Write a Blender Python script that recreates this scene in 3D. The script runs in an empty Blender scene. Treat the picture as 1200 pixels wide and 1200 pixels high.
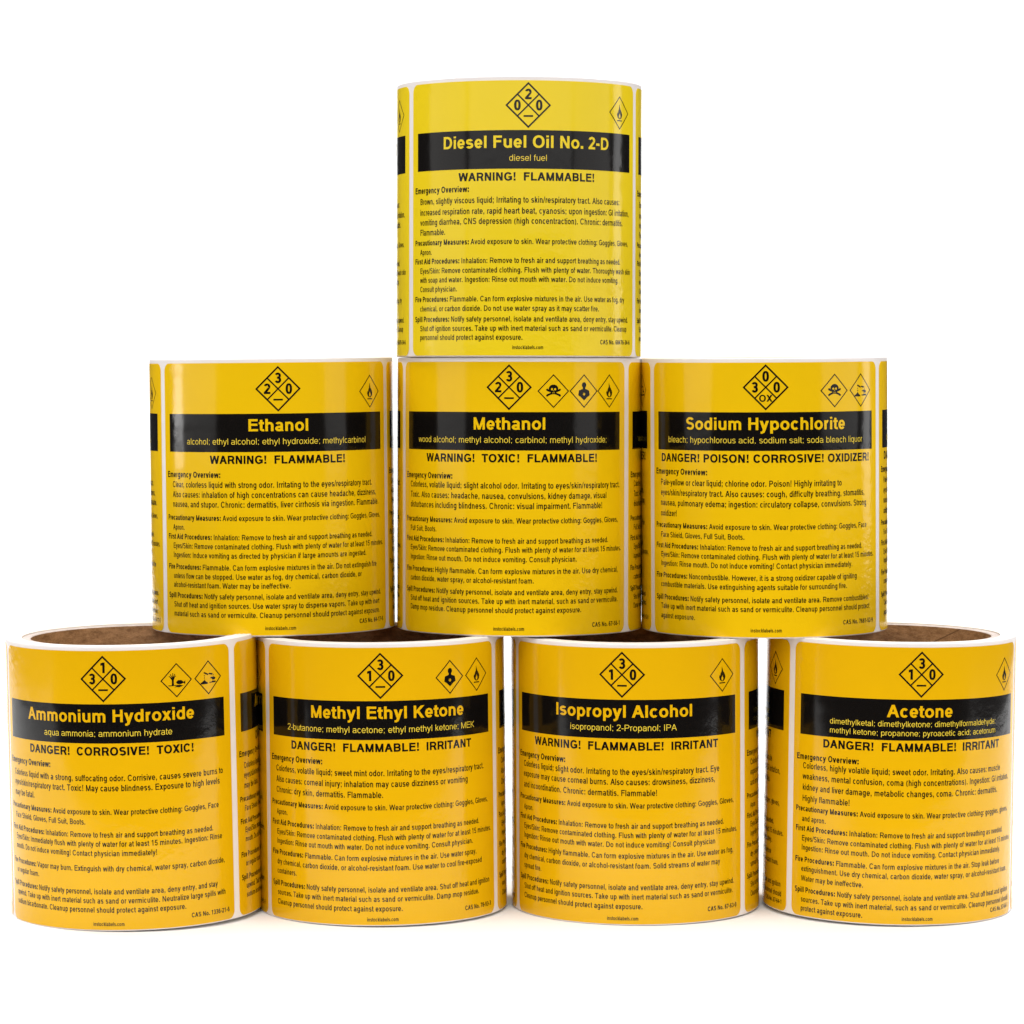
import bpy, math, random
from mathutils import Matrix, Vector
from mathutils.geometry import tessellate_polygon
random.seed(7)
sc = bpy.context.scene
MM = 0.001
rad = math.radians

# ------------------------------------------------------------------ camera
cd = bpy.data.cameras.new('camera')
cd.sensor_width = 36.0
cd.lens = 36.0*3817.84/1200
cd.shift_x = 74.36/1200
cd.shift_y = -72.36/1200
cd.clip_start, cd.clip_end = 0.05, 60
cam = bpy.data.objects.new('camera', cd)
sc.collection.objects.link(cam)
cam.location = (0, -1.22792, 0.212115)
cam.rotation_euler = (math.pi/2-0.033918, 0, 0)
sc.camera = cam

# ------------------------------------------------------------------ world, lamps, exposure
w = bpy.data.worlds.new("World"); sc.world = w; w.use_nodes = True
w.node_tree.nodes['Background'].inputs[0].default_value = (1, 0.985, 0.96, 1)
w.node_tree.nodes['Background'].inputs[1].default_value = 0.05
sc.view_settings.view_transform = 'Standard'
sc.view_settings.look = 'None'
sc.view_settings.gamma = 1
sc.view_settings.exposure = 0

def lamp(name, loc, target, sx, sy, radiance, col=(1, 1, 1)):
    l = bpy.data.lights.new(name, 'AREA'); l.shape = 'RECTANGLE'; l.size = sx; l.size_y = sy
    l.energy = radiance*math.pi*sx*sy
    l.color = col
    o = bpy.data.objects.new(name, l); sc.collection.objects.link(o)
    o.location = loc
    o.rotation_euler = (Vector(target)-Vector(loc)).to_track_quat('-Z', 'Y').to_euler()
    return o

lamp('key_softbox', (0.0, -1.25, 1.35), (0.02, 0.0, 0.25), 1.3, 0.7, 4.0, (1, .985, .96))
lamp('added_floor_light', (0.0, -0.15, 1.7), (0.0, -0.05, 0.0), 1.5, 1.3, 4.9, (1, .99, .975))  # added overhead light, out of view, to turn the paper floor white
lamp('front_softbox', (0.02, -1.75, 0.80), (0.02, 0, 0.5), 4.1, 0.84, 1.5, (1, .99, .97))
lamp('left_softbox', (-1.12, -0.38, 0.58), (-0.02, 0, 0.3), 0.90, 0.95, 1.25, (1, .98, .96))
lamp('right_softbox', (1.12, -0.38, 0.58), (0.02, 0, 0.3), 0.90, 0.95, 1.15, (1, .98, .96))
lamp('small_lamp_left', (-1.18, 0.06, 0.165), (-0.1, 0, 0.18), 0.22, 0.08, 9, (1, .99, .98))
lamp('small_lamp_right', (1.22, 0.27, 0.26), (0.1, 0, 0.2), 0.22, 0.34, 3.0, (1, .99, .98))
lamp('added_backdrop_light_left', (-1.2, 0.9, 1.9), (-0.4, 2.0, 0.3), 0.9, 0.5, 28)  # this pair is added, out of view, to whiten the backdrop
lamp('added_backdrop_light_right', (1.2, 0.9, 1.9), (0.4, 2.0, 0.3), 0.9, 0.5, 28)

# ---- lettering: a plain grotesque drawn as strips (units 1/1000 em) ----
def _adv(bold):
    d = dict(zip(" !(),-.0123456789:;/", ([278,333,333,333,278,333,278]+[556]*10+[333,333,278]) if bold
                 else ([278,278,333,333,278,333,278]+[556]*10+[278,278,278])))
    d.update(zip("ABCDEFGHIJKLMNOPQRSTUVWXYZ",
        [722,722,722,722,667,611,778,722,278,556,722,611,833,722,778,667,778,722,667,611,722,667,944,667,667,611] if bold else
        [667,667,722,722,667,611,778,722,278,500,667,556,833,722,778,667,778,722,667,611,722,667,944,667,667,611]))
    d.update(zip("abcdefghijklmnopqrstuvwxyz",
        [556,611,556,611,556,333,611,611,278,278,556,278,889,611,611,611,611,389,556,333,611,556,778,556,556,500] if bold else
        [556,556,500,556,556,278,556,556,222,222,500,222,833,556,556,556,556,333,500,278,556,500,722,500,500,500]))
    return d
ADV = {False: _adv(False), True: _adv(True)}

def glyph(ch, bold, fine=True, wt=1.0):
    """list of quads (4 xy points each) for one character"""
    A = ADV[bold][ch]
    s, t = (142, 120) if bold else (100, 88)          # stem and bar thickness
    s, t = s*wt, t*wt
    C, X = 716, (532 if bold else 523)
    Q = []
    k = 9.0 if fine else 22.0                         # degrees per arc step
    def rect(x0, y0, x1, y1): Q.append([(x0,y0),(x1,y0),(x1,y1),(x0,y1)])
    def diag(x0, y0, x1, y1, w):
        Q.append([(x0-w/2,y0),(x0+w/2,y0),(x1+w/2,y1),(x1-w/2,y1)])
    def arc(cx, cy, rx, ry, a0, a1, ss=None, tt=None, n=2.06):
        ss = s if ss is None else ss; tt = t if tt is None else tt
        N = max(2, int(abs(a1-a0)/k+.5))
        def P(RX, RY, a):
            c, d = math.cos(a), math.sin(a)
            return (cx+RX*math.copysign(abs(c)**(2/n), c), cy+RY*math.copysign(abs(d)**(2/n), d))
        pr = None
        for i in range(N+1):
            a = math.radians(a0+(a1-a0)*i/N)
            o, q = P(rx, ry, a), P(rx-ss, ry-tt, a)
            if pr: Q.append([pr[0], o, q, pr[1]])
            pr = (o, q)
    l = 70 if bold else 76
    r = A-l+(4 if bold else 6)
    m = A/2
    ll, rr = (38, A-38) if not bold else (36, A-36)   # round sides
    o = 11
    if ch == ' ': return Q
    if ch == 'o': arc(m, X/2, (rr-ll)/2, X/2+o, 0, 360)
    elif ch == 'c': arc(m+10, X/2, (rr-ll)/2+6, X/2+o, 42, 318)
    elif ch == 'e':
        arc(m, X/2, (rr-ll)/2, X/2+o, 0, 322)
        rect(ll+s*.8, X/2-t*.55, rr-s*.1, X/2+t*.35)
    elif ch in 'bp':
        arc((l+rr)/2, X/2, (rr-l)/2, X/2+o, 0, 360)
        rect(l-8, 0 if ch == 'b' else -210, l-8+s, C if ch == 'b' else X)
    elif ch in 'dqg':
        arc((ll+r)/2, X/2, (r-ll)/2, X/2+o, 0, 360)
        if ch == 'd': rect(r-s+8, 0, r+8, C)
        elif ch == 'q': rect(r-s+8, -210, r+8, X)
        else:
            rect(r-s+8, -50, r+8, X); arc((ll+r+8)/2+6, -50, (r+8-ll)/2-6, 168, 205, 360)
    elif ch == 'a':
        x1 = A-52
        arc((ll+x1-20)/2+4, X-165, (x1-ll-20)/2, 165+o, -4, 158)
        rect(x1-20-s, 0, x1-20, X-160)
        rect(x1-20-s*.9, 0, x1+8, t*.45)
        arc((ll+x1-20)/2-4, 150, (x1-ll-20)/2, 150+o, 80, 345)
        rect((ll+x1)/2-16, 311-t, x1-20-s*.9, 311)
    elif ch in 'nhmru':
        if ch == 'u':
            rect(r-s+4, 0, r+4, X); rect(l-8, 190, l-8+s, X); arc((l-8+r+4)/2, 200, (r-l+12)/2, 200+o, 180, 352)
        elif ch == 'm':
            rect(l-8, 0, l-8+s, X); w = (A-2*l+12-s)/2
            for i in (0, 1):
                x0 = l-8+w*i
                arc(x0+(w+s)/2, X-180, (w+s)/2, 180+o, 0, 172); rect(x0+w, 0, x0+w+s, X-178)
        elif ch == 'r':
            rect(l-4, 0, l-4+s, X); arc(l+s*.55+150, X-200, 195, 200+o, 78, 172)
        else:
            rect(l-6, 0, l-6+s, C if ch == 'h' else X)
            arc((l-6+r)/2, X-200, (r-l+6)/2, 200+o, 0, 172); rect(r-s, 0, r, X-198)
    elif ch == 'f':
        x = m-s*.45; rect(x-s/2+4, 0, x+s/2+4, C-130)
        arc(x-s/2+4+s+78, C-135, s+78, 135+6, 84, 180); rect(14, X-t*.95, A-8, X)
    elif ch == 't':
        x = m-12; rect(x-s/2, 112, x+s/2, C-50)
        arc(x-s/2+s+84, 118, s+84, 125, 180, 276); rect(14, X-t*.95, A-12, X)
    elif ch == 'i': rect(m-s/2, 0, m+s/2, X); rect(m-s/2, X+(84 if bold else 96), m+s/2, C+4)
    elif ch == 'l': rect(m-s/2, 0, m+s/2, C)
    elif ch == 'j':
        rect(m-s/2, -80, m+s/2, X); rect(m-s/2, X+(84 if bold else 96), m+s/2, C+4); arc(m+s/2-125, -80, 125, 136, 270, 360)
    elif ch == 'k':
        rect(l-6, 0, l-6+s, C); diag(l+s*.9, 190, r-s*.35, X, s*1.25); diag(r-s*.25, 0, l+s+65, 300, s*1.2)
    elif ch in 'sS':
        T = X if ch == 's' else C
        y = T*.52; w = (A-84)/2 if ch == 's' else (A-100)/2
        tt = t
        cy, ry = (T+o+y-tt/2)/2, (T+o-y+tt/2)/2
        arc(m, cy, w-5, ry, 28, 262); 
        cy2, ry2 = (y+tt/2-o)/2, (y+tt/2+o)/2
        arc(m, cy2, w+2, ry2, -152, 82)
        Q.append([(m-w*.22, y+tt*.62), (m-w*.22, y-tt*.42), (m+w*.22, y-tt*.62), (m+w*.22, y+tt*.42)])
    elif ch in 'vwyVWYXxAMNKZzL7':
        H = X if ch in 'vwyxz' else C
        if ch in 'vV': diag(m, 0, 12+s*.55, H, s*1.1); diag(m, 0, A-12-s*.55, H, s*1.1)
        elif ch in 'wW':
            q = A*.265; z = s*1.04
            diag(q, 0, 8+z/2, H, z); diag(q, 0, m, H, z); diag(A-q, 0, m, H, z); diag(A-q, 0, A-8-z/2, H, z)
        elif ch == 'y':
            diag(m, 0, 12+s*.55, H, s*1.1); diag(m-70, -150, A-12-s*.55, H, s*1.08); rect(60, -210, m-90, -210+t*.95)
            Q.append([(m-95,-210),(m-20,-150),(m-110,-120),(m-130,-132)])
        elif ch == 'Y': diag(m, 280, 12+s*.6, H, s*1.2); diag(m, 280, A-12-s*.6, H, s*1.2); rect(m-s/2, 0, m+s/2, 300)
        elif ch in 'Xx': diag(14+s*.6, 0, A-18-s*.6, H, s*1.22); diag(A-14-s*.6, 0, 18+s*.6, H, s*1.22)
        elif ch == 'A': diag(8+s*.55, 0, m, H, s*1.1); diag(A-8-s*.55, 0, m, H, s*1.1); rect(m-A*.25, 190, m+A*.25, 190+t)
        elif ch == 'M':
            rect(l, 0, l+s*.95, C); rect(A-l-s*.95, 0, A-l, C)
            diag(m, 0, l+s*.5, C, s); diag(m, 0, A-l-s*.5, C, s)
        elif ch == 'N': rect(l, 0, l+s*.97, C); rect(A-l-s*.97, 0, A-l, C); diag(A-l-s*.55, 0, l+s*.55, C, s*1.1)
        elif ch == 'K': rect(l, 0, l+s, C); diag(l+s*.6, 260, A-50-s*.4, C, s*1.4); diag(A-14-s*.6, 0, l+s+90, 400, s*1.3)
        elif ch in 'Zz': rect(34, 0, A-32, t); rect(42, H-t, A-40, H); diag(34+s*.7, t*.9, A-40-s*.7, H-t*.9, s*1.35)
        elif ch == 'L': rect(l, 0, l+s, C); rect(l+s*.9, 0, A-32, t)
        elif ch == '7': rect(44, C-t*1.02, A-42, C); diag(190, 0, A-42-s*.6, C-t*.9, s*1.12)
    elif ch in 'BDEFHIJPRTU':
        if ch in 'BDEFHIPR': rect(l+(14 if ch == 'I' and not bold else 0)-(0), 0, l+s, C) if ch != 'I' else rect(m-s/2, 0, m+s/2, C)
        if ch in 'EF':
            rect(l+s*.9, C-t, A-(44 if ch == 'E' else 36), C); rect(l+s*.9, C*.5-t*.3, A-(70 if ch == 'E' else 80), C*.5+t*.7)
            if ch == 'E': rect(l+s*.9, 0, A-36, t)
        elif ch == 'H': rect(A-l-s, 0, A-l, C); rect(l+s*.9, C*.53-t/2, A-l-s*.9, C*.53+t/2)
        elif ch == 'D':
            w = A-44-l; x = l+w*.45
            rect(l+s*.9, C-t, x, C); rect(l+s*.9, 0, x, t); arc(x, C/2, w*.55, C/2, -90, 90)
        elif ch in 'PRB':
            w = A-46-l; x = l+w*.55; y = C*.46 if ch != 'B' else C*.51
            rect(l+s*.9, C-t, x, C); rect(l+s*.9, y-t*.5, x, y+t*.5); arc(x-(20 if ch == 'B' else 0), (C+y-t*.5)/2, w*.45, (C-y+t*.5)/2, -90, 90)
            if ch == 'B': rect(l+s*.9, 0, x, t); arc(x, (y+t*.5)/2, w*.45+4, (y+t*.5)/2, -90, 90)
            if ch == 'R': diag(A-24-s*.55, 0, x+w*.12, y, s*1.15)
        elif ch == 'J': rect(A-l-s, 200, A-l, C); arc((34+A-l)/2, 210, (A-l-34)/2, 210+o, 180, 360)
        elif ch == 'T': rect(22, C-t, A-22, C); rect(m-s/2, 0, m+s/2, C-t*.9)
        elif ch == 'U': rect(l, 240, l+s, C); rect(A-l-s, 240, A-l, C); arc(m, 255, m-l, 255+o, 180, 360)
    elif ch in 'OQ0':
        w = (A-84)/2 if ch != '0' else (A-80)/2
        arc(m, C/2, w, C/2+o, 0, 360, n=2.15 if ch != '0' else 2.35)
        if ch == 'Q': diag(A-50, -20, m+60, 170, s)
    elif ch in 'CG':
        arc(m+4, C/2, (A-84)/2, C/2+o, 32 if ch == 'C' else 36, 325, n=2.15)
        if ch == 'G': rect(m+20, C*.5-t*.75, A-50, C*.5+t*.2); rect(A-50-s*.9, 70, A-50, C*.5)
    elif ch == '1': rect(m-s*.1, 0, m+s*.9, C); Q.append([(m-150,C-210),(m-150,C-210+t*1.05),(m+s*.1,C),(m+s*.1,C-t*1.3)])
    elif ch == '2':
        arc(m, C-200, (A-84)/2, 200+o, -35, 165); rect(38, 0, A-42, t)
        w=(A-84)/2; Q.append([(38,t*.85),(38+s*1.35,t*.85),(m+w*.85,C-322),(m+(w-s)*.85,C-272)])
    elif ch == '3':
        y = C*.52
        arc(m-6, (C+o+y-t*.5)/2, (A-100)/2, (C+o-y+t*.5)/2, -90, 155)
        arc(m, (y+t*.5-o)/2, (A-84)/2, (y+t*.5+o)/2, -158, 90); rect(m-70, y-t*.5, m, y+t*.5)
    elif ch == '4':
        rect(A-150-s, 0, A-150, C); rect(26, 160, A-36, 160+t); diag(26+s*.5, 160+t*.7, A-150-s*.55, C, s*1.1)
    elif ch == '5':
        rect(104, C-t, A-60, C); Q.append([(50,C*.46),(50+s*.92,C*.46),(100+s*.92,C),(104,C)])
        arc(m, 235, (A-84)/2, 235+o, -158, 138)
    elif ch in '69':
        f = (lambda p: p) if ch == '6' else (lambda p: (A-p[0], C-p[1]))
        n0 = len(Q)
        arc(m, 232, (A-84)/2, 232+o, 0, 360)
        arc(m+2, C/2, (A-84)/2, C/2+o, 40, 190)
        Q[n0:] = [[f(p) for p in q] for q in Q[n0:]]
    elif ch == '8':
        y = C*.53
        arc(m, (C+o+y-t*.5)/2, (A-104)/2, (C+o-y+t*.5)/2, 0, 360); arc(m, (y+t*.5-o)/2, (A-80)/2, (y+t*.5+o)/2, 0, 360)
    elif ch == '.': rect(m-s*.55, 0, m+s*.55, s*1.1)
    elif ch in ',;':
        rect(m-s*.55, 0, m+s*.55, s*1.1); Q.append([(m-s*.3,-s*1.2),(m+s*.55,0),(m,0),(m-s*.45,-s*.95)])
        if ch == ';': rect(m-s*.55, X-s*1.1, m+s*.55, X)
    elif ch == ':': rect(m-s*.55, 0, m+s*.55, s*1.1); rect(m-s*.55, X-s*1.1, m+s*.55, X)
    elif ch == '!':
        rect(m-s*.5, 0, m+s*.5, s*1.05); Q.append([(m-s*.3,s*1.5),(m+s*.3,s*1.5),(m+s*.52,C),(m-s*.52,C)])
    elif ch == '-': rect(40, 215, A-40, 215+t*1.1)
    elif ch == '/': diag(30, -12, A-30, C+12, s*.8)
    elif ch == '(': arc(A+60, C/2-90, A, C/2+110, 125, 235, ss=s*.95, tt=t)
    elif ch == ')': arc(-60, C/2-90, A, C/2+110, -55, 55, ss=s*.95, tt=t)
    return Q

def text_width(txt, bold): return sum(ADV[bold][c] for c in txt)/1000.0

# ------------------------------------------------------------------ materials
def mat(name):
    m = bpy.data.materials.new(name); m.use_nodes = True
    nt = m.node_tree
    return m, nt, nt.nodes['Principled BSDF']
def node(nt, typ, **kw):
    n = nt.nodes.new(typ)
    for k, v in kw.items():
        if k.startswith('_'): setattr(n, k[1:], v)
        else: n.inputs[k.replace('_', ' ')].default_value = v
    return n
def coated(name, col, rough):
    """glossy coated paper: faint waves and small crinkles in the film"""
    m, nt, b = mat(name)
    b.inputs['Roughness'].default_value = rough
    b.inputs['Specular IOR Level'].default_value = 0.30
    tc = node(nt, 'ShaderNodeTexCoord')
    n1 = node(nt, 'ShaderNodeTexNoise', Scale=34.0, Detail=3.0, Roughness=0.5)
    n2 = node(nt, 'ShaderNodeTexNoise', Scale=300.0, Detail=3.0, Roughness=0.6)
    n3 = node(nt, 'ShaderNodeTexNoise', Scale=16.0, Detail=1.0)
    for n in (n1, n2, n3): nt.links.new(tc.outputs['Object'], n.inputs['Vector'])
    msk = node(nt, 'ShaderNodeMapRange', From_Min=0.42, From_Max=0.68, To_Min=0.05, To_Max=1.0)
    nt.links.new(n3.outputs[0], msk.inputs[0])
    mul = node(nt, 'ShaderNodeMath', _operation='MULTIPLY'); nt.links.new(n2.outputs[0], mul.inputs[0]); nt.links.new(msk.outputs[0], mul.inputs[1])
    b1 = node(nt, 'ShaderNodeBump', Strength=0.5, Distance=0.0006)
    b2 = node(nt, 'ShaderNodeBump', Strength=0.6, Distance=0.0004)
    nt.links.new(n1.outputs[0], b1.inputs['Height']); nt.links.new(mul.outputs[0], b2.inputs['Height'])
    nt.links.new(b1.outputs[0], b2.inputs['Normal']); nt.links.new(b2.outputs[0], b.inputs['Normal'])
    mix = node(nt, 'ShaderNodeMixRGB'); mix.inputs[1].default_value = (*col, 1)
    mix.inputs[2].default_value = (*[c*0.93 for c in col], 1)
    nt.links.new(n1.outputs[0], mix.inputs[0]); nt.links.new(mix.outputs[0], b.inputs['Base Color'])
    return m
M_YELS = dict(top=coated('lit_yellow_gloss_paper', (0.81, 0.595, 0.012), 0.13), middle=coated('yellow_gloss_paper', (0.81, 0.495, 0.003), 0.13), bottom=coated('shaded_yellow_gloss_paper', (0.74, 0.408, 0.002), 0.13))  # one yellow paper, row lighting put into its colour: lit top, shaded bottom
M_YIN = coated('yellow_print', (0.8, 0.58, 0.05), 0.13)
M_BLK = coated('black_print', (0.005, 0.004, 0.0035), 0.13)

def m_liner():
    m, nt, b = mat('white_backing_paper')
    b.inputs['Roughness'].default_value = 0.38
    tc = node(nt, 'ShaderNodeTexCoord'); n = node(nt, 'ShaderNodeTexNoise', Scale=60.0, Detail=3.0)
    nt.links.new(tc.outputs['Object'], n.inputs['Vector'])
    r = node(nt, 'ShaderNodeValToRGB'); r.color_ramp.elements[0].color = (0.74, 0.69, 0.68, 1); r.color_ramp.elements[1].color = (0.84, 0.80, 0.79, 1)
    nt.links.new(n.outputs[0], r.inputs[0]); nt.links.new(r.outputs[0], b.inputs['Base Color'])
    return m
def m_winding():
    """cut edges of the wound paper: fine concentric lines"""
    m, nt, b = mat('wound_paper_edges')
    b.inputs['Roughness'].default_value = 0.75
    tc = node(nt, 'ShaderNodeTexCoord'); sp = node(nt, 'ShaderNodeSeparateXYZ'); nt.links.new(tc.outputs['Object'], sp.inputs[0])
    cb = node(nt, 'ShaderNodeCombineXYZ'); nt.links.new(sp.outputs[0], cb.inputs[0]); nt.links.new(sp.outputs[1], cb.inputs[1])
    ln = node(nt, 'ShaderNodeVectorMath', _operation='LENGTH'); nt.links.new(cb.outputs[0], ln.inputs[0])
    n = node(nt, 'ShaderNodeTexNoise', _noise_dimensions='1D', Scale=1500.0, Detail=2.0)
    nt.links.new(ln.outputs['Value'], n.inputs['W'])
    r = node(nt, 'ShaderNodeValToRGB'); r.color_ramp.elements[0].position = 0.3; r.color_ramp.elements[0].color = (0.62, 0.56, 0.52, 1)
    r.color_ramp.elements[1].position = 0.55; r.color_ramp.elements[1].color = (0.88, 0.84, 0.79, 1)
    nt.links.new(n.outputs[0], r.inputs[0]); nt.links.new(r.outputs[0], b.inputs['Base Color'])
    bp = node(nt, 'ShaderNodeBump', Strength=0.3, Distance=0.0001); nt.links.new(n.outputs[0], bp.inputs['Height']); nt.links.new(bp.outputs[0], b.inputs['Normal'])
    return m
def m_board(name, c0, c1, seam=False):
    m, nt, b = mat(name)
    b.inputs['Roughness'].default_value = 0.8
    tc = node(nt, 'ShaderNodeTexCoord'); mp = node(nt, 'ShaderNodeMapping'); mp.inputs['Scale'].default_value = (1, 1, 2.2)
    nt.links.new(tc.outputs['Object'], mp.inputs[0])
    n = node(nt, 'ShaderNodeTexNoise', Scale=230.0, Detail=6.0, Roughness=0.65); nt.links.new(mp.outputs[0], n.inputs['Vector'])
    n2 = node(nt, 'ShaderNodeTexNoise', Scale=1400.0, Detail=3.0); nt.links.new(mp.outputs[0], n2.inputs['Vector'])
    ad = node(nt, 'ShaderNodeMixRGB'); ad.inputs[0].default_value = 0.3; nt.links.new(n.outputs[0], ad.inputs[1]); nt.links.new(n2.outputs[0], ad.inputs[2])
    r = node(nt, 'ShaderNodeValToRGB'); r.color_ramp.elements[0].position = 0.36; r.color_ramp.elements[0].color = (*c0, 1)
    r.color_ramp.elements[1].position = 0.64; r.color_ramp.elements[1].color = (*c1, 1)
    nt.links.new(ad.outputs[0], r.inputs[0]); nt.links.new(r.outputs[0], b.inputs['Base Color'])
    if seam:                                         # spiral-wound plies: a thin darker joint climbing the tube
        sp = node(nt, 'ShaderNodeSeparateXYZ'); nt.links.new(tc.outputs['Object'], sp.inputs[0])
        def mt(op, a, c=None):
            q = node(nt, 'ShaderNodeMath', _operation=op)
            for k, x in enumerate((a, c)):
                if x is None: continue
                if isinstance(x, float): q.inputs[k].default_value = x
                else: nt.links.new(x, q.inputs[k])
            return q.outputs[0]
        ang = mt('ARCTAN2', sp.outputs[1], sp.outputs[0])
        t_ = mt('FRACT', mt('ADD', mt('MULTIPLY', ang, 2/math.pi/4*2), mt('MULTIPLY', sp.outputs[2], 18.0)))
        ln = mt('LESS_THAN', t_, 0.008)
        mx = node(nt, 'ShaderNodeMixRGB'); mx.inputs[2].default_value = (c0[0]*.8, c0[1]*.8, c0[2]*.8, 1)
        nt.links.new(ln, mx.inputs[0]); nt.links.new(r.outputs[0], mx.inputs[1]); nt.links.new(mx.outputs[0], b.inputs['Base Color'])
    bp = node(nt, 'ShaderNodeBump', Strength=0.4, Distance=0.0003); nt.links.new(n2.outputs[0], bp.inputs['Height']); nt.links.new(bp.outputs[0], b.inputs['Normal'])
    return m
M_LIN, M_WND = m_liner(), m_winding()
M_KRAFT = m_board('brown_cardboard', (0.19, 0.09, 0.033), (0.47, 0.255, 0.115), True)
M_KEND = m_board('pale_cut_cardboard', (0.46, 0.39, 0.36), (0.62, 0.55, 0.52))
def m_seamless():
    m, nt, b = mat('white_seamless_paper')
    b.inputs['Roughness'].default_value = 0.9; b.inputs['Specular IOR Level'].default_value = 0.2
    tc = node(nt, 'ShaderNodeTexCoord'); n = node(nt, 'ShaderNodeTexNoise', Scale=3.0, Detail=5.0)
    nt.links.new(tc.outputs['Object'], n.inputs['Vector'])
    r = node(nt, 'ShaderNodeValToRGB'); r.color_ramp.elements[0].color = (0.86, 0.86, 0.86, 1); r.color_ramp.elements[1].color = (0.90, 0.90, 0.90, 1)
    nt.links.new(n.outputs[0], r.inputs[0]); nt.links.new(r.outputs[0], b.inputs['Base Color'])
    return m
M_SWEEP = m_seamless()

# ------------------------------------------------------------------ setting: a white paper sweep (table surface + backdrop)
def add_mesh(name, vs, fs, mats, parent=None, smooth=False, mi=None):
    me = bpy.data.meshes.new(name); me.from_pydata(vs, [], fs); me.update()
    for m in mats: me.materials.append(m)
    if smooth: me.polygons.foreach_set('use_smooth', [True]*len(fs))
    if mi: me.polygons.foreach_set('material_index', mi)
    o = bpy.data.objects.new(name, me); sc.collection.objects.link(o)
    if parent: o.parent = parent
    return o
def sweep():
    prof = [(-0.238, 0.0), (-0.15, 0.0), (0.0, 0.0), (1.0, 0.0), (1.9, 0.0)]
    R = 0.7
    for i in range(1, 17):
        a = math.pi/2*i/16; prof.append((1.9+R*math.sin(a), R-R*math.cos(a)))
    prof += [(2.6, 1.6), (2.6, 3.2)]
    xs = [-0.76+0.19*i for i in range(9)]
    vs = [(x, y, z-0.0004) for (y, z) in prof for x in xs]; n = len(xs)
    fs = [(j*n+i, j*n+i+1, (j+1)*n+i+1, (j+1)*n+i) for j in range(len(prof)-1) for i in range(n-1)]
    o = add_mesh('backdrop', vs, fs, [M_SWEEP], smooth=True)
    o['kind'] = 'structure'
sweep()

# ------------------------------------------------------------------ the roll: wound backing paper and cardboard core
R0, H = 46.5, 102.51
SEG = 240
def lathe(name, prof, mats, parent, mi=None, closed=True):
    vs, fs, ml = [], [], []
    n = len(prof)
    for k in range(SEG):
        a = 2*math.pi*k/SEG
        for r, z in prof: vs.append((r*MM*math.sin(a), -r*MM*math.cos(a), z*MM))
    for k in range(SEG):
        k2 = (k+1) % SEG
        for j in range(n if closed else n-1):
            j2 = (j+1) % n
            fs.append((k*n+j, k2*n+j, k2*n+j2, k*n+j2)); ml.append(mi[j] if mi else 0)
    o = add_mesh(name, vs, fs, mats, parent, smooth=True, mi=ml)
    o.data.set_sharp_from_angle(angle=rad(35))
    return o
# the wound paper steps in and out a little from layer to layer
wprof = [(40.3, 0.0), (46.1, 0.0), (46.35, 0.25), (46.35, H-0.3), (46.15, H-0.05), (45.5, H)]
wmi = [1, 0, 0, 0, 1]
rr = 45.5; steps = [(44.6, -0.10), (43.6, 0.05), (42.7, -0.12), (41.8, 0.0), (41.0, -0.18), (40.3, -0.1)]
for r_, dz in steps: wprof.append((r_, H+dz)); wmi.append(1)
wmi.append(1)
cprof = [(37.1, 0.35), (37.4, 0.2), (40.2, 0.2), (40.2, H-0.55), (37.5, H-0.5), (37.1, H-0.8)]
cmi = [1, 1, 1, 1, 1, 0]

def roll_root(name, label):
    t = bpy.data.objects.new(name, None); sc.collection.objects.link(t)
    t.empty_display_size = 0.05
    t['label'] = label; t['category'] = 'label roll'; t['group'] = 'rolls of yellow chemical hazard labels stacked as a pyramid'
    return t

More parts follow.
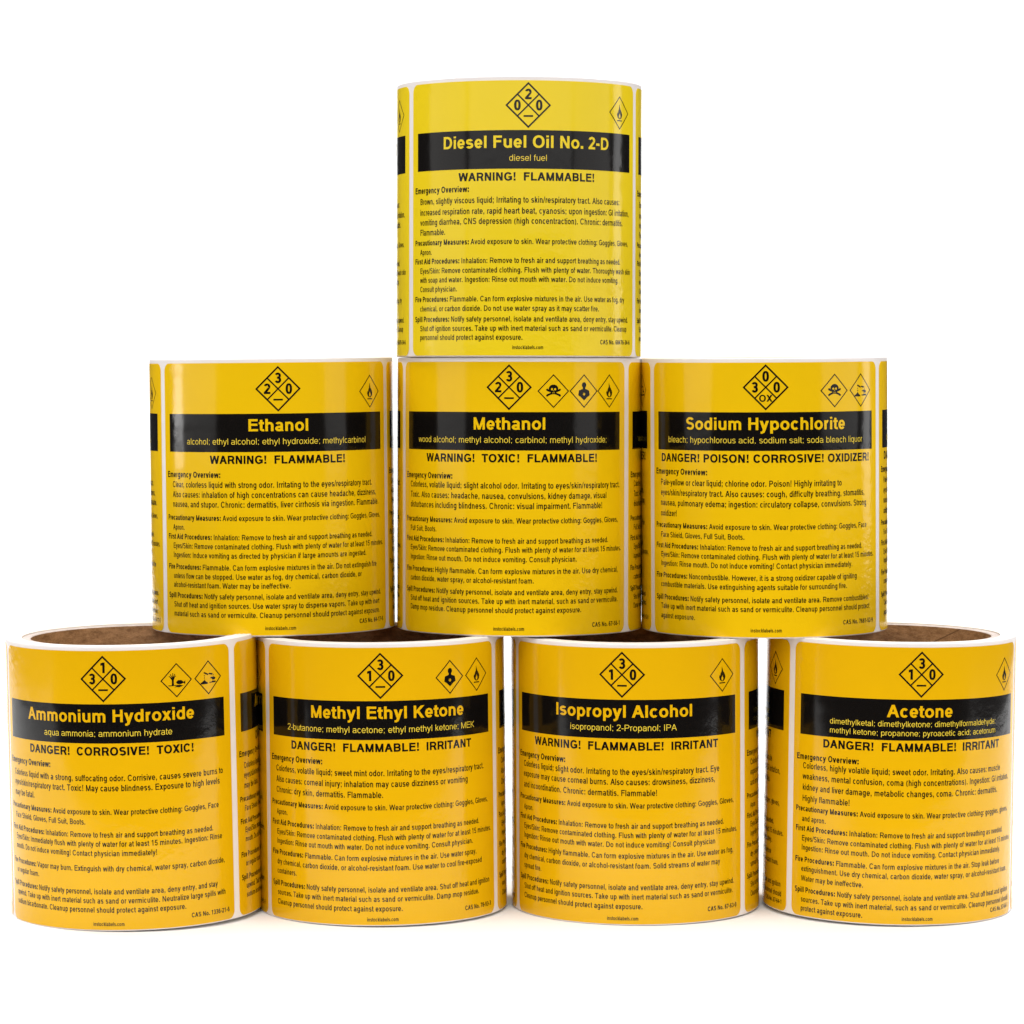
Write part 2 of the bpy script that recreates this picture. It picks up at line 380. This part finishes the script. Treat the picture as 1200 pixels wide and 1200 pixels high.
# ------------------------------------------------------------------ flat print and label panels wrapped on the roll
LT = (H-101.6)/2
PITCH = 104.0                                       # label to label along the web, mm
class Wrap:
    """flat shapes in label millimetres (u right, v down) laid on the roll"""
    def __init__(s): s.p = []; s.f = []
    def quad(s, pts, off):
        i = len(s.p); s.p += [(u, v, off) for u, v in pts]; s.f.append(tuple(range(i, i+len(pts))))
    def strip(s, u0, v0, u1, v1, wd, off):           # a printed line
        L = math.hypot(u1-u0, v1-v0); n = max(1, int(L/2)); nx, ny = (v1-v0)/L*wd/2, -(u1-u0)/L*wd/2
        for k in range(n):
            a, b = k/n, (k+1)/n
            p = (u0+(u1-u0)*a, v0+(v1-v0)*a); q = (u0+(u1-u0)*b, v0+(v1-v0)*b)
            s.quad([(p[0]-nx, p[1]-ny), (q[0]-nx, q[1]-ny), (q[0]+nx, q[1]+ny), (p[0]+nx, p[1]+ny)], off)
    def rect(s, u0, v0, u1, v1, off):
        n = max(1, int(abs(u1-u0)/1.2)+1)
        for k in range(n):
            a, b = u0+(u1-u0)*k/n, u0+(u1-u0)*(k+1)/n
            s.quad([(a, v1), (b, v1), (b, v0), (a, v0)], off)
    def poly(s, pts, off):
        for t in tessellate_polygon([[Vector((x, y, 0)) for x, y in pts]]):
            tri = [pts[i] for i in t]
            lo, hi = min(p[0] for p in tri), max(p[0] for p in tri); n = max(1, int((hi-lo)/0.9)+1)
            for k in range(n):                       # cut into narrow strips so the shape follows the curve
                q = tri
                for lim, sg in ((lo+(hi-lo)*k/n, 1), (lo+(hi-lo)*(k+1)/n, -1)):
                    o = []
                    for a, b in zip(q, q[1:]+q[:1]):
                        da, db = (a[0]-lim)*sg, (b[0]-lim)*sg
                        if da >= 0: o.append(a)
                        if da*db < 0: e = da/(da-db); o.append((a[0]+(b[0]-a[0])*e, a[1]+(b[1]-a[1])*e))
                    q = o
                    if len(q) < 3: break
                if len(q) >= 3: s.quad(q, off)
    def disc(s, u, v, r, off, ry=None, n=14):
        s.poly([(u+r*math.cos(2*math.pi*k/n), v-(ry or r)*math.sin(2*math.pi*k/n)) for k in range(n)], off)
    def text(s, txt, u, v, em, xs=1.0, bold=False, off=30, align='l', fine=False, wt=1.0):
        wd = text_width(txt, bold)*em*xs
        x = u-(wd/2 if align == 'c' else wd if align == 'r' else 0)
        for c in txt:
            for i, q in enumerate(glyph_cached(c, bold, fine, wt)):
                s.quad([(x+p[0]*em*xs/1000, v-p[1]*em/1000) for p in q], off+1.0*i)
            x += ADV[bold][c]*em*xs/1000
        return wd
    def diamond(s, u, v, hw, hh, wd, off):
        c = [(u, v-hh), (u+hw, v), (u, v+hh), (u-hw, v)]
        for i in range(4):
            a, b = c[i], c[(i+1) % 4]
            dx, dy = b[0]-a[0], b[1]-a[1]; L = math.hypot(dx, dy); e = wd*0.45/L
            s.strip(a[0]-dx*e, a[1]-dy*e, b[0]+dx*e, b[1]+dy*e, wd, off+i)
    def mesh(s, name, m, clip=None):
        fs = s.f; ps = s.p
        if clip is not None: fs = [f for f in fs if all(ps[i][0] >= clip for i in f)]
        vs, ns = [], []
        for u, v, off in ps:
            a = u/R0; r = (R0+off*0.001)*MM
            vs.append((r*math.sin(a), -r*math.cos(a), (H-LT-v)*MM)); ns.append((math.sin(a), -math.cos(a), 0))
        # keep every face looking outwards
        out = []
        for f in fs:
            ar = sum(ps[f[k]][0]*ps[f[(k+1) % len(f)]][1]-ps[f[(k+1) % len(f)]][0]*ps[f[k]][1] for k in range(len(f)))
            out.append(f if ar < 0 else tuple(reversed(f)))
        me = bpy.data.meshes.new(name); me.from_pydata(vs, [], out); me.materials.append(m)
        me.polygons.foreach_set('use_smooth', [True]*len(out))
        me.normals_split_custom_set_from_vertices(ns)
        return me
_gc = {}
def glyph_cached(c, b, f, wt):
    k = (c, b, f, wt)
    if k not in _gc: _gc[k] = glyph(c, b, f, wt)
    return _gc[k]

def panel_mesh(clip=None, m=None):
    """one die-cut label, 0.15 mm thick, with rounded corners"""
    hw, v0, v1, rc = 50.35, 1.15, 101.62, 3.0
    us = []
    n = 70
    for k in range(n+1): us.append(-hw+rc+(2*hw-2*rc)*k/n)
    cor = [hw-rc+rc*math.sin(math.pi/2*k/7) for k in range(1, 8)]
    us = [-c for c in reversed(cor)]+us+cor
    if clip is not None: us = [u for u in us if u >= clip]
    vs, fs, ns = [], [], []
    rows = []
    for u in us:
        e = max(0, abs(u)-(hw-rc)); d = rc-math.sqrt(max(0, rc*rc-e*e))
        a = u/R0; col = []
        for r, v in ((R0-0.15, v0+d), (R0, v0+d), (R0, v1-d), (R0-0.15, v1-d)):
            col.append(len(vs)); vs.append((r*MM*math.sin(a), -r*MM*math.cos(a), (H-LT-v)*MM)); ns.append(a)
        rows.append(col)
    for p, q in zip(rows, rows[1:]):
        for k in range(3): fs.append((p[k], p[k+1], q[k+1], q[k]))
    fs.append(tuple(rows[0][k] for k in (3, 2, 1, 0))); fs.append(tuple(rows[-1]))
    me = bpy.data.meshes.new('label_panel'); me.from_pydata(vs, [], fs); me.materials.append(m)
    me.polygons.foreach_set('use_smooth', [len(f) == 4 and abs(me.polygons[i].normal.z) < 0.5 for i, f in enumerate(fs)])
    me.set_sharp_from_angle(angle=rad(35))
    return me

# pictograms, drawn in units of the symbol (x right, y up)
def sym(W, u, v, s, pts, off, sx=1.0): W.poly([(u+x*s*sx, v-y*s) for x, y in pts], off)
def picto(kind, u, v):
    B, Y = Wrap(), Wrap()
    B.diamond(u, v, 5.8, 5.95, 0.38, 34)
    s = 2.95; v += 0.2
    if kind == 'flame':
        sym(B, u, v, s, [(-.10,-.72),(-.42,-.52),(-.55,-.18),(-.45,.12),(-.36,-.02),(-.30,.28),(-.12,.55),(-.08,1.15),(.10,.72),(.18,.40),(.26,.52),(.36,.16),(.40,.26),(.55,-.12),(.44,-.5),(.14,-.72)], 30)
        sym(Y, u, v, s, [(-.02,-.64),(-.15,-.50),(-.16,-.30),(-.06,-.12),(.02,.06),(.08,-.14),(.16,-.30),(.14,-.50)], 46)
        B.rect(u-.5*s, v+.84*s, u+.5*s, v+.97*s, 30)
    elif kind == 'skull':
        B.disc(u, v-.35*s, .62*s, 30, ry=.54*s); B.rect(u-.36*s, v-.1*s, u+.36*s, v+.32*s, 32)
        for a in (-1, 1):
            B.strip(u-.8*s, v+(.12-.0)*s+a*.32*s, u+.8*s, v+.12*s-a*.32*s, .24*s, 34+a)
            B.disc(u-.82*s, v+.12*s+a*.36*s, .13*s, 36); B.disc(u+.82*s, v+.12*s+a*.36*s, .13*s, 37)
            Y.disc(u+a*.2*s, v-.3*s, .14*s, 46)
        sym(Y, u, v, s, [(-.07,.06),(0,.2),(.07,.06)], 46)
        for k in (-1, 0, 1): Y.rect(u+(k*.13-.02)*s, v+.08*s, u+(k*.13+.02)*s, v+.22*s, 46)
    elif kind == 'person':
        B.disc(u, v-.82*s, .32*s, 30, ry=.36*s)
        sym(B, u, v, s, [(-.16,.6),(.16,.6),(.2,.34),(.74,.14),(.84,-.45),(.5,-.66),(.0,-1.1),(-.5,-.66),(-.84,-.45),(-.74,.14),(-.2,.34)], 32)
        st = []
        for k in range(12):
            a = math.pi/6*k; r_ = .26 if k % 2 == 0 else .09
            st.append((r_*math.cos(a), -.32+r_*math.sin(a)))
        sym(Y, u, v, s, st, 46)
    elif kind == 'corrosion':
        B.rect(u-1.15*s, v+.5*s, u-.1*s, v+.72*s, 30); sym(B, u, v, s, [(-1.0,-.5),(-.25,-.5),(-.5,-.28),(-.75,-.32)], 32)
        sym(B, u, v, s, [(-.72,.62),(-.62,.78),(.02,.5),(-.05,.34)], 30)
        for k in range(3): B.disc(u-.6*s, v-(.3-.26*k)*s, .07*s, 31+k)
        sym(B, u, v, s, [(.12,.62),(.02,.46),(.6,.34),(.72,.52)], 30)
        for k in range(3): B.disc(u+.78*s, v-(.3-.24*k)*s, .07*s, 35+k)
        sym(B, u, v, s, [(.15,-.62),(1.1,-.62),(1.18,-.44),(.6,-.38),(.5,-.5),(.15,-.5)], 30)
        sym(B, u, v, s, [(.2,-.05),(.55,-.12),(.62,-.28),(1.0,-.25),(1.12,-.05),(.9,.12),(.5,.1)], 31)
    elif kind == 'fish':
        B.rect(u-1.05*s, v+.52*s, u+.5*s, v+.62*s, 30)
        sym(B, u, v, s, [(-.62,-.55),(-.34,-.55),(-.36,.1),(-.2,.45),(-.26,.5),(-.44,.22),(-.46,.75),(-.52,.75),(-.54,.2),(-.8,.5),(-.86,.45),(-.6,.08)], 31)
        for x, y in ((-.98,.6),(-.8,.82),(-.1,.62),(-.2,.84),(-.46,.95)): B.strip(u-.48*s, v-.25*s, u+x*s, v-y*s, .09*s, 33)
        sym(B, u, v, s, [(-.1,-.18),(.2,.06),(.62,.05),(.92,-.2),(1.15,-.02),(1.12,-.5),(.9,-.3),(.5,-.46),(.1,-.4)], 32)
        sym(B, u, v, s, [(-.3,-.78),(.3,-.52),(.9,-.62),(.4,-.80)], 31)
    return B, Y

def nfpa(u, v, top, left, right, bottom):
    W = Wrap(); h = 8.0
    W.diamond(u, v, h, h, 0.60, 34)
    W.strip(u-h/2, v-h/2, u+h/2, v+h/2, 0.52, 31); W.strip(u-h/2, v+h/2, u+h/2, v-h/2, 0.52, 32)
    for t, du, dv in ((top, 0, -h/2), (left, -h/2, 0), (right, h/2, 0)):
        W.text(t, u+du, v+dv+1.87, 5.3, 0.95, True, 33, 'c', True, 1.2)
    if bottom == '-': W.rect(u-1.75, v+h/2-0.32, u+1.75, v+h/2+0.30, 33)
    else: W.text(bottom, u, v+h/2+1.25, 3.5, 1.0, True, 33, 'c', True, 1.1)
    return W

EMA, EMB, XS = 3.15, 2.82, 0.81
def build_roll(key, spec):
    root = roll_root(spec['name'], spec['label'])
    for nm, me in (('paper_winding', ROLL_MESH), ('cardboard_core', CORE_MESH)):
        o = bpy.data.objects.new(nm, me); sc.collection.objects.link(o); o.parent = root
    dv = spec['dv']
    row_shade = ('bottom', 'middle', 'top')[spec['lev']]; M_YEL = M_YELS[row_shade]; PANEL, PANEL_CUT = PANELS[row_shade]  # yellow picked by row, with the light falloff painted in
    parts = []                                       # (name, Wrap, material)
    W = Wrap(); W.rect(-47.0, 19.9+dv, 47.0, (34.0 if key != 'acetone' else 34.75)+dv, 30); parts.append(('title_band', W, M_BLK))
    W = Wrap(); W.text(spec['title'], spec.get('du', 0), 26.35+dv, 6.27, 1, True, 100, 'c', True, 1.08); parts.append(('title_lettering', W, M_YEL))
    W = Wrap()
    for t, vv in spec['sub']: W.text(t, 0, vv+dv, 2.84 if key == 'acetone' else 3.14, 1, False, 100, 'c', True, 0.80)
    parts.append(('synonym_lettering', W, M_YIN))
    W = Wrap(); W.text(spec['warn'], 0, (38.35 if key != 'acetone' else 38.8)+dv, 4.27, 1, True, 30, 'c', True, 1.2); parts.append(('signal_words', W, M_BLK))
    parts.append(('rating_diamond', nfpa(0, 10.8+dv, *spec['nfpa']), M_BLK))
    for i, k in enumerate(reversed(spec['icons'])):
        B, Y = picto(k, spec.get('pics', (39.8, 26.7, 15.5))[i], 12.2+dv)
        parts.append(('hazard_pictogram', B, M_BLK))
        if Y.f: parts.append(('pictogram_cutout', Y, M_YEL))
    W = Wrap()
    for row in spec['lines']:
        v, kind, txt = row[0], row[1], row[2]
        if kind == 'H': W.text(txt, -48.7, v, EMA, XS, True, wt=1.2)
        elif kind == 'L': W.text(txt, -45.5, v, EMA, XS, wt=1.28)
        elif kind == 'l': W.text(txt, -45.5, v, EMB, XS, wt=1.28)
        elif kind == 'h':
            a, b = txt.split('|'); wd = W.text(a, -48.7, v, EMB, XS*0.98, True, wt=1.2); W.text(b, -48.7+wd+0.55, v, EMB, XS, wt=1.28)
    parts.append(('safety_text', W, M_BLK))
    W = Wrap(); W.text(spec['cas'][1], 47.6, spec['cas'][0], 2.35, 0.84, False, 30, 'r', wt=1.5); parts.append(('registry_number', W, M_BLK))
    W = Wrap(); W.text('instocklabels.com', 0, spec['web'], 1.95, 0.75, False, 30, 'c', wt=1.35); parts.append(('website_line', W, M_BLK))
    full = [(n, w_.mesh(n, m)) for n, w_, m in parts]
    CL = -50.35+19
    cut = [(n, w_.mesh(n, m, CL)) for n, w_, m in parts]
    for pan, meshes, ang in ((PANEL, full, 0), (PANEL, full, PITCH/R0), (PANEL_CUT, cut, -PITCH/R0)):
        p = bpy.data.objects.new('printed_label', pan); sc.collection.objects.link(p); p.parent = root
        p.rotation_euler = (0, 0, ang)
        for n, me in meshes:
            if not len(me.polygons): continue
            o = bpy.data.objects.new(n, me); sc.collection.objects.link(o); o.parent = p
    x, y, ro, ta, dz, pr = spec['pose']
    Rm = Matrix.Rotation(ro, 4, 'Y') @ Matrix.Rotation(pr, 4, 'X')
    c = Vector((x, y, H/2+spec['lev']*H+dz))*MM
    base = c + (Rm @ Vector((0, 0, -H/2*MM)))
    root.matrix_world = Matrix.Translation(base) @ Rm @ Matrix.Rotation(spec['uc']/R0, 4, 'Z')
    return root

_o = lathe('paper_winding', wprof, [M_LIN, M_WND], None, wmi); ROLL_MESH = _o.data; bpy.data.objects.remove(_o)
_o = lathe('cardboard_core', cprof, [M_KRAFT, M_KEND], None, cmi); CORE_MESH = _o.data; bpy.data.objects.remove(_o)
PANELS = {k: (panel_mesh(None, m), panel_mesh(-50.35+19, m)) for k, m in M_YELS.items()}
EO = 'Emergency Overview:'
PM = 'Precautionary Measures:|Avoid exposure to skin. Wear protective clothing: Goggles, '
FA = 'First Aid Procedures:|Inhalation: Remove to fresh air and support breathing as needed.'
FW = 'Eyes/Skin: Remove contaminated clothing. Flush with plenty of water for at least 15 minutes.'
FP = 'Fire Procedures:|'
SP = 'Spill Procedures:|Notify safety personnel, isolate and ventilate area'
ROLLS = dict(
 diesel=dict(name='label_roll', label='roll of yellow "Diesel Fuel Oil No. 2-D" labels, alone on top of the pyramid', lev=2, dv=-0.6, uc=2.36,
  pose=(26.7146, 11.3768, 0.0017, 0, 0.35, -0.0118), title='Diesel Fuel Oil No. 2-D', sub=[('diesel fuel', 31.1)], warn='WARNING!  FLAMMABLE!', nfpa=('2','0','0','-'), icons=['flame'],
  lines=[(41.7,'H',EO),(45.8,'L','Brown, slightly viscous liquid; Irritating to skin/respiratory tract. Also causes:'),(49.8,'L','increased respiration rate, rapid heart beat, cyanosis; upon ingestion: GI irritation,'),
   (53.5,'L','vomiting diarrhea, CNS depression (high concentraction). Chronic: dermatitis.'),(57.2,'L','Flammable.'),
   (60.9,'h',PM+'Gloves,'),(64.4,'l','Apron.'),(67.8,'h',FA),(71.3,'l','Eyes/Skin: Remove contaminated clothing. Flush with plenty of water. Thoroughly wash skin'),
   (74.7,'l','with soap and water. Ingestion: Rinse out mouth with water. Do not induce vomiting.'),(78.1,'l','Consult physician.'),
   (81.8,'h',FP+'Flammable. Can form explosive mixtures in the air. Use water as fog, dry'),(85.3,'l','chemical, or carbon dioxide. Do not use water spray as it may scatter fire.'),
   (89.2,'h',SP+', deny entry, stay upwind.'),(92.6,'l','Shut off ignition sources. Take up with inert material such as sand or vermiculite. Cleanup'),(95.9,'l','personnel should protect against exposure.')],
  cas=(97.4,'CAS No. 68476-34-6'), web=99.3),
 ethanol=dict(name='label_roll', label='roll of yellow "Ethanol" labels, left end of the middle row', lev=1, dv=0.0, uc=4.93,
  pose=(-67.2303, 16.351, -0.0102, 0, 0, -0.0057), title='Ethanol', sub=[('alcohol; ethyl alcohol; ethyl hydroxide; methylcarbinol', 31.2)], warn='WARNING!  FLAMMABLE!', nfpa=('3','2','0','-'), icons=['flame'],
  lines=[(43.5,'H',EO),(47.2,'L','Clear, colorless liquid with strong odor. Irritating to the eyes/respiratory tract.'),(50.9,'L','Also causes: inhalation of high concentrations can cause headache, dizziness,'),
   (54.5,'L','nausea, and stupor. Chronic: dermatitis, liver cirrhosis via ingestion. Flammable.'),
   (59.4,'h',PM+'Gloves,'),(63,'l','Apron.'),(66.5,'h',FA),(69.9,'l',FW),(73.3,'l','Ingestion: Induce vomiting as directed by physician if large amounts are ingested.'),
   (77.7,'h',FP+'Flammable. Can form explosive mixtures in the air. Do not extinguish fire'),(81.1,'l','unless flow can be stopped. Use water as fog, dry chemical, carbon dioxide, or'),(84.4,'l','alcohol-resistant foam. Water may be ineffective.'),
   (88.4,'h',SP+', deny entry, stay upwind.'),(91.8,'l','Shut off heat and ignition sources. Use water spray to disperse vapors. Take up with inert'),(95.2,'l','material such as sand or vermiculite. Cleanup personnel should protect against exposure.')],
  cas=(98.6,'CAS No. 64-17-5'), web=99.7),
 methanol=dict(name='label_roll', label='roll of yellow "Methanol" labels, centre of the middle row directly under the top roll', lev=1, dv=-0.3, uc=-4.85,
  pose=(26.95, 11.8599, 0.0011, 0, 0.1, -0.0116), title='Methanol', sub=[('wood alcohol; methyl alcohol; carbinol; methyl hydroxide;', 31.2)], warn='WARNING!  TOXIC!  FLAMMABLE!', nfpa=('3','2','0','-'), icons=['skull','person','flame'], pics=(40.9, 28.8, 16.5),
  lines=[(44.3,'H',EO),(47.7,'L','Colorless, volatile liquid; slight alcohol odor. Irritating to eyes/skin/respiratory tract.'),(51.5,'L','Toxic. Also causes: headache, nausea, convulsions, kidney damage, visual'),
   (55.2,'L','disturbances including blindness. Chronic: visual impairment. Flammable!'),
   (60.5,'h',PM+'Gloves,'),(64,'l','Full Suit, Boots.'),(67.9,'h',FA),(71.2,'l',FW),(74.7,'l','Ingestion: Rinse out mouth. Do not induce vomiting. Consult physician.'),
   (79.1,'h',FP+'Highly flammable. Can form explosive mixtures in the air. Use dry chemical,'),(82.5,'l','carbon dioxide, water spray, or alcohol-resistant foam.'),
   (86.8,'h',SP+', deny entry, stay upwind.'),(90.1,'l','Shut off heat and ignition sources. Take up with inert material, such as sand or vermiculite.'),(93.4,'l','Damp mop residue. Cleanup personnel should protect against exposure.')],
  cas=(99.0,'CAS No. 67-56-1'), web=99.9),
 sodium=dict(name='label_roll', label='roll of yellow "Sodium Hypochlorite" labels, right end of the middle row', lev=1, dv=-0.6, uc=-3.7,
  pose=(119.55, 6.2035, -0.0060, 0, 0.45, 0.0007), title='Sodium Hypochlorite', sub=[('bleach; hypochlorous acid, sodium salt; soda bleach liquor', 31.2)], warn='DANGER! POISON! CORROSIVE! OXIDIZER!', nfpa=('0','3','0','OX'), icons=['skull','corrosion'],
  lines=[(42.5,'H',EO),(46.5,'L','Pale-yellow or clear liquid; chlorine odor. Poison! Highly irritating to'),(50.3,'L','eyes/skin/respiratory tract. Also causes: cough, difficulty breathing, stomatitis,'),
   (54.1,'L','nausea, pulmonary edema; ingestion: circulatory collapse, convulsions. Strong'),(58,'L','oxidizer!'),
   (62.3,'h',PM+'Face'),(65.9,'l','Face Shield, Gloves, Full Suit, Boots.'),(69.9,'h',FA),(73.2,'l',FW),(76.5,'l','Ingestion: Rinse mouth. Do not induce vomiting! Contact physician immediately.'),
   (80.9,'h',FP+'Noncombustible. However, it is a strong oxidizer capable of igniting'),(84.3,'l','combustible materials. Use extinguishing agents suitable for surrounding fire.'),
   (89.1,'h',SP+'. Remove combustibles!'),(92.4,'l','Take up with inert material such as sand or vermiculite. Cleanup personnel should protect'),(96,'l','against exposure.')],
  cas=(97.7,'CAS No. 7681-52-9'), web=99.8),
 ammonium=dict(name='label_roll', label='roll of yellow "Ammonium Hydroxide" labels, left end of bottom row', lev=0, dv=0.4, uc=-5.95,
  pose=(-116.95, -19.6059, -0.0201, 0, 0.5, 0.0092), title='Ammonium Hydroxide', sub=[('aqua ammonia; ammonium hydrate', 31.5)], warn='DANGER!  CORROSIVE!  TOXIC!', nfpa=('1','3','0','-'), icons=['fish','corrosion'],
  lines=[(43.6,'H',EO),(48,'L','Colorless liquid with a strong, suffocating odor. Corrisive, causes severe burns to'),(51.6,'L','eyes/skin/respiratory tract. Toxic! May cause blindness. Exposure to high levels'),
   (55.4,'L','may be fatal.'),(60.1,'h',PM+'Face'),(63.7,'l','Face Shield, Gloves, Full Suit, Boots.'),(68.3,'h',FA),(71.6,'l','Eyes/Skin: Immediately flush with plenty of water for at least 15 minutes. Ingestion: Rinse'),(75,'l','mouth. Do not induce vomiting! Contact physician immediately!'),
   (80.5,'h',FP+'Vapor may burn. Extinguish with dry chemical, water spray, carbon dioxide,'),(83.9,'l','or regular foam.'),
   (88.8,'h',SP+', deny entry, and stay'),(92.1,'l','upwind. Take up with inert material such as sand or vermiculite. Neutralize large spills with'),(95.4,'l','sodium bicarbonate. Cleanup personnel should protect against exposure.')],
  cas=(98.8,'CAS No. 1336-21-6'), web=100.2),
 mek=dict(name='label_roll', label='roll of yellow "Methyl Ethyl Ketone" labels, second from the left in the bottom row', lev=0, dv=0.5, uc=0.83,
  pose=(-25.05, -10.0323, -0.0105, 0, 0.1, -0.0015), title='Methyl Ethyl Ketone', du=2.9, sub=[('2-butanone; methyl acetone; ethyl methyl ketone; MEK', 31.4)], warn='DANGER!  FLAMMABLE!  IRRITANT', nfpa=('3','1','0','-'), icons=['person','flame'],
  lines=[(43.7,'H',EO),(47.6,'L','Colorless, volatile liquid; sweet mint odor. Irritating to the eyes/respiratory tract.'),(51.6,'L','Also causes: corneal injury; inhalation may cause dizziness or vomiting'),
   (55.5,'L','Chronic: dry skin, dermatitis. Flammable.'),(60,'h',PM+'Gloves,'),(63.5,'l','Apron.'),(67.4,'h',FA),(70.9,'l',FW),(74.3,'l','Ingestion: Rinse out mouth with water. Do not induce vomiting. Consult physician.'),
   (78.4,'h',FP+'Flammable. Can form explosive mixtures in the air. Use water spray,'),(81.9,'l','dry chemical, carbon dioxide, or alcohol-resistant foam. Use water to cool fire-exposed'),(85.3,'l','containers.'),
   (89.8,'h',SP+'. Shut off heat and ignition'),(93.2,'l','sources. Take up with inert material such as sand or vermiculite. Damp mop residue.'),(96.7,'l','Cleanup personnel should protect against exposure.')],
  cas=(98.6,'CAS No. 78-93-3'), web=100.3),
 iso=dict(name='label_roll', label='roll of yellow "Isopropyl Alcohol" labels, third from the left in the bottom row', lev=0, dv=0.0, uc=-7.2,
  pose=(70.0766, -6.9703, -0.0052, 0, 0.1, 0.0066), title='Isopropyl Alcohol', sub=[('isopropanol; 2-Propanol; IPA', 31.2)], warn='WARNING!  FLAMMABLE!  IRRITANT', nfpa=('3','1','0','-'), icons=['flame'],
  lines=[(43.6,'H',EO),(47.2,'L','Colorless liquid; slight odor. Irritating to the eyes/skin/respiratory tract. Eye'),(50.9,'L','exposure may cause corneal burns. Also causes: drowsiness, dizziness,'),
   (54.9,'L','and incoordination. Chronic: dermatitis. Flammable!'),(59.4,'h',PM+'Gloves,'),(63.1,'l','Apron.'),(66.8,'h',FA),(70.2,'l',FW),(73.6,'l','Ingestion: Rinse out mouth with water. Do not induce vomiting! Consult physician'),
   (77.7,'h',FP+'Highly flammable. Can form explosive mixtures in the air. Use water as fog,'),(81.3,'l','dry chemical, carbon dioxide, or alcohol-resistant foam. Solid streams of water may'),(84.9,'l','spread fire.'),
   (89.2,'h',SP+', deny entry, stay upwind.'),(92.6,'l','Shut off heat and ignition sources. Take up with inert material such as sand or vermiculite.'),(96.1,'l','Cleanup personnel should protect against exposure.')],
  cas=(98.2,'CAS No. 67-63-0'), web=100.2),
 acetone=dict(name='label_roll', label='roll of yellow "Acetone" labels, right end of bottom row', lev=0, dv=0.1, uc=5.0,
  pose=(165.2915, -9.1887, 0.0124, 0, 0.3, 0.0022), title='Acetone', sub=[('dimethylketal; dimethylketone; dimethylformaldehyde;', 29.8),('methyl ketone; propanone; pyroacetic acid; acetonum', 33.1)], warn='DANGER!  FLAMMABLE!  IRRITANT', nfpa=('3','1','0','-'), icons=['flame'],
  lines=[(44.1,'H',EO),(47.4,'L','Colorless, highly volatile liquid; sweet odor. Irritating. Also causes: muscle'),(51.3,'L','weakness, mental confusion, coma (high concentrations). Ingestion: GI irritation,'),
   (55.3,'L','kidney and liver damage, metabolic changes, coma. Chronic: dermatitis.'),(59.4,'L','Highly flammable!'),(63.1,'h','Precautionary Measures:|Avoid exposure to skin. Wear protective clothing: goggles, gloves,'),(66.8,'l','and apron.'),
   (70.4,'h',FA),(74,'l',FW),(77.4,'l','Ingestion: Rinse out mouth. Do not induce vomiting. Contact physician immediately.'),
   (81.8,'h',FP+'Flammable. Can form explosive mixtures in the air. Stop leak before'),(85.2,'l','extinguishment. Use dry chemical, carbon dioxide, water spray, or alcohol-resistant foam.'),(88.8,'l','Water may be ineffective.'),
   (93,'h',SP+'. Shut off heat and ignition'),(96.5,'l','sources. Take up with inert material, such as sand or vermiculite. Cleanup personnel should'),(99.8,'l','protect against exposure.')],
  cas=(99.3,'CAS No. 67-64-1'), web=100.35),
)
for key in ('ammonium', 'mek', 'iso', 'acetone', 'ethanol', 'methanol', 'sodium', 'diesel'):
    build_roll(key, ROLLS[key])
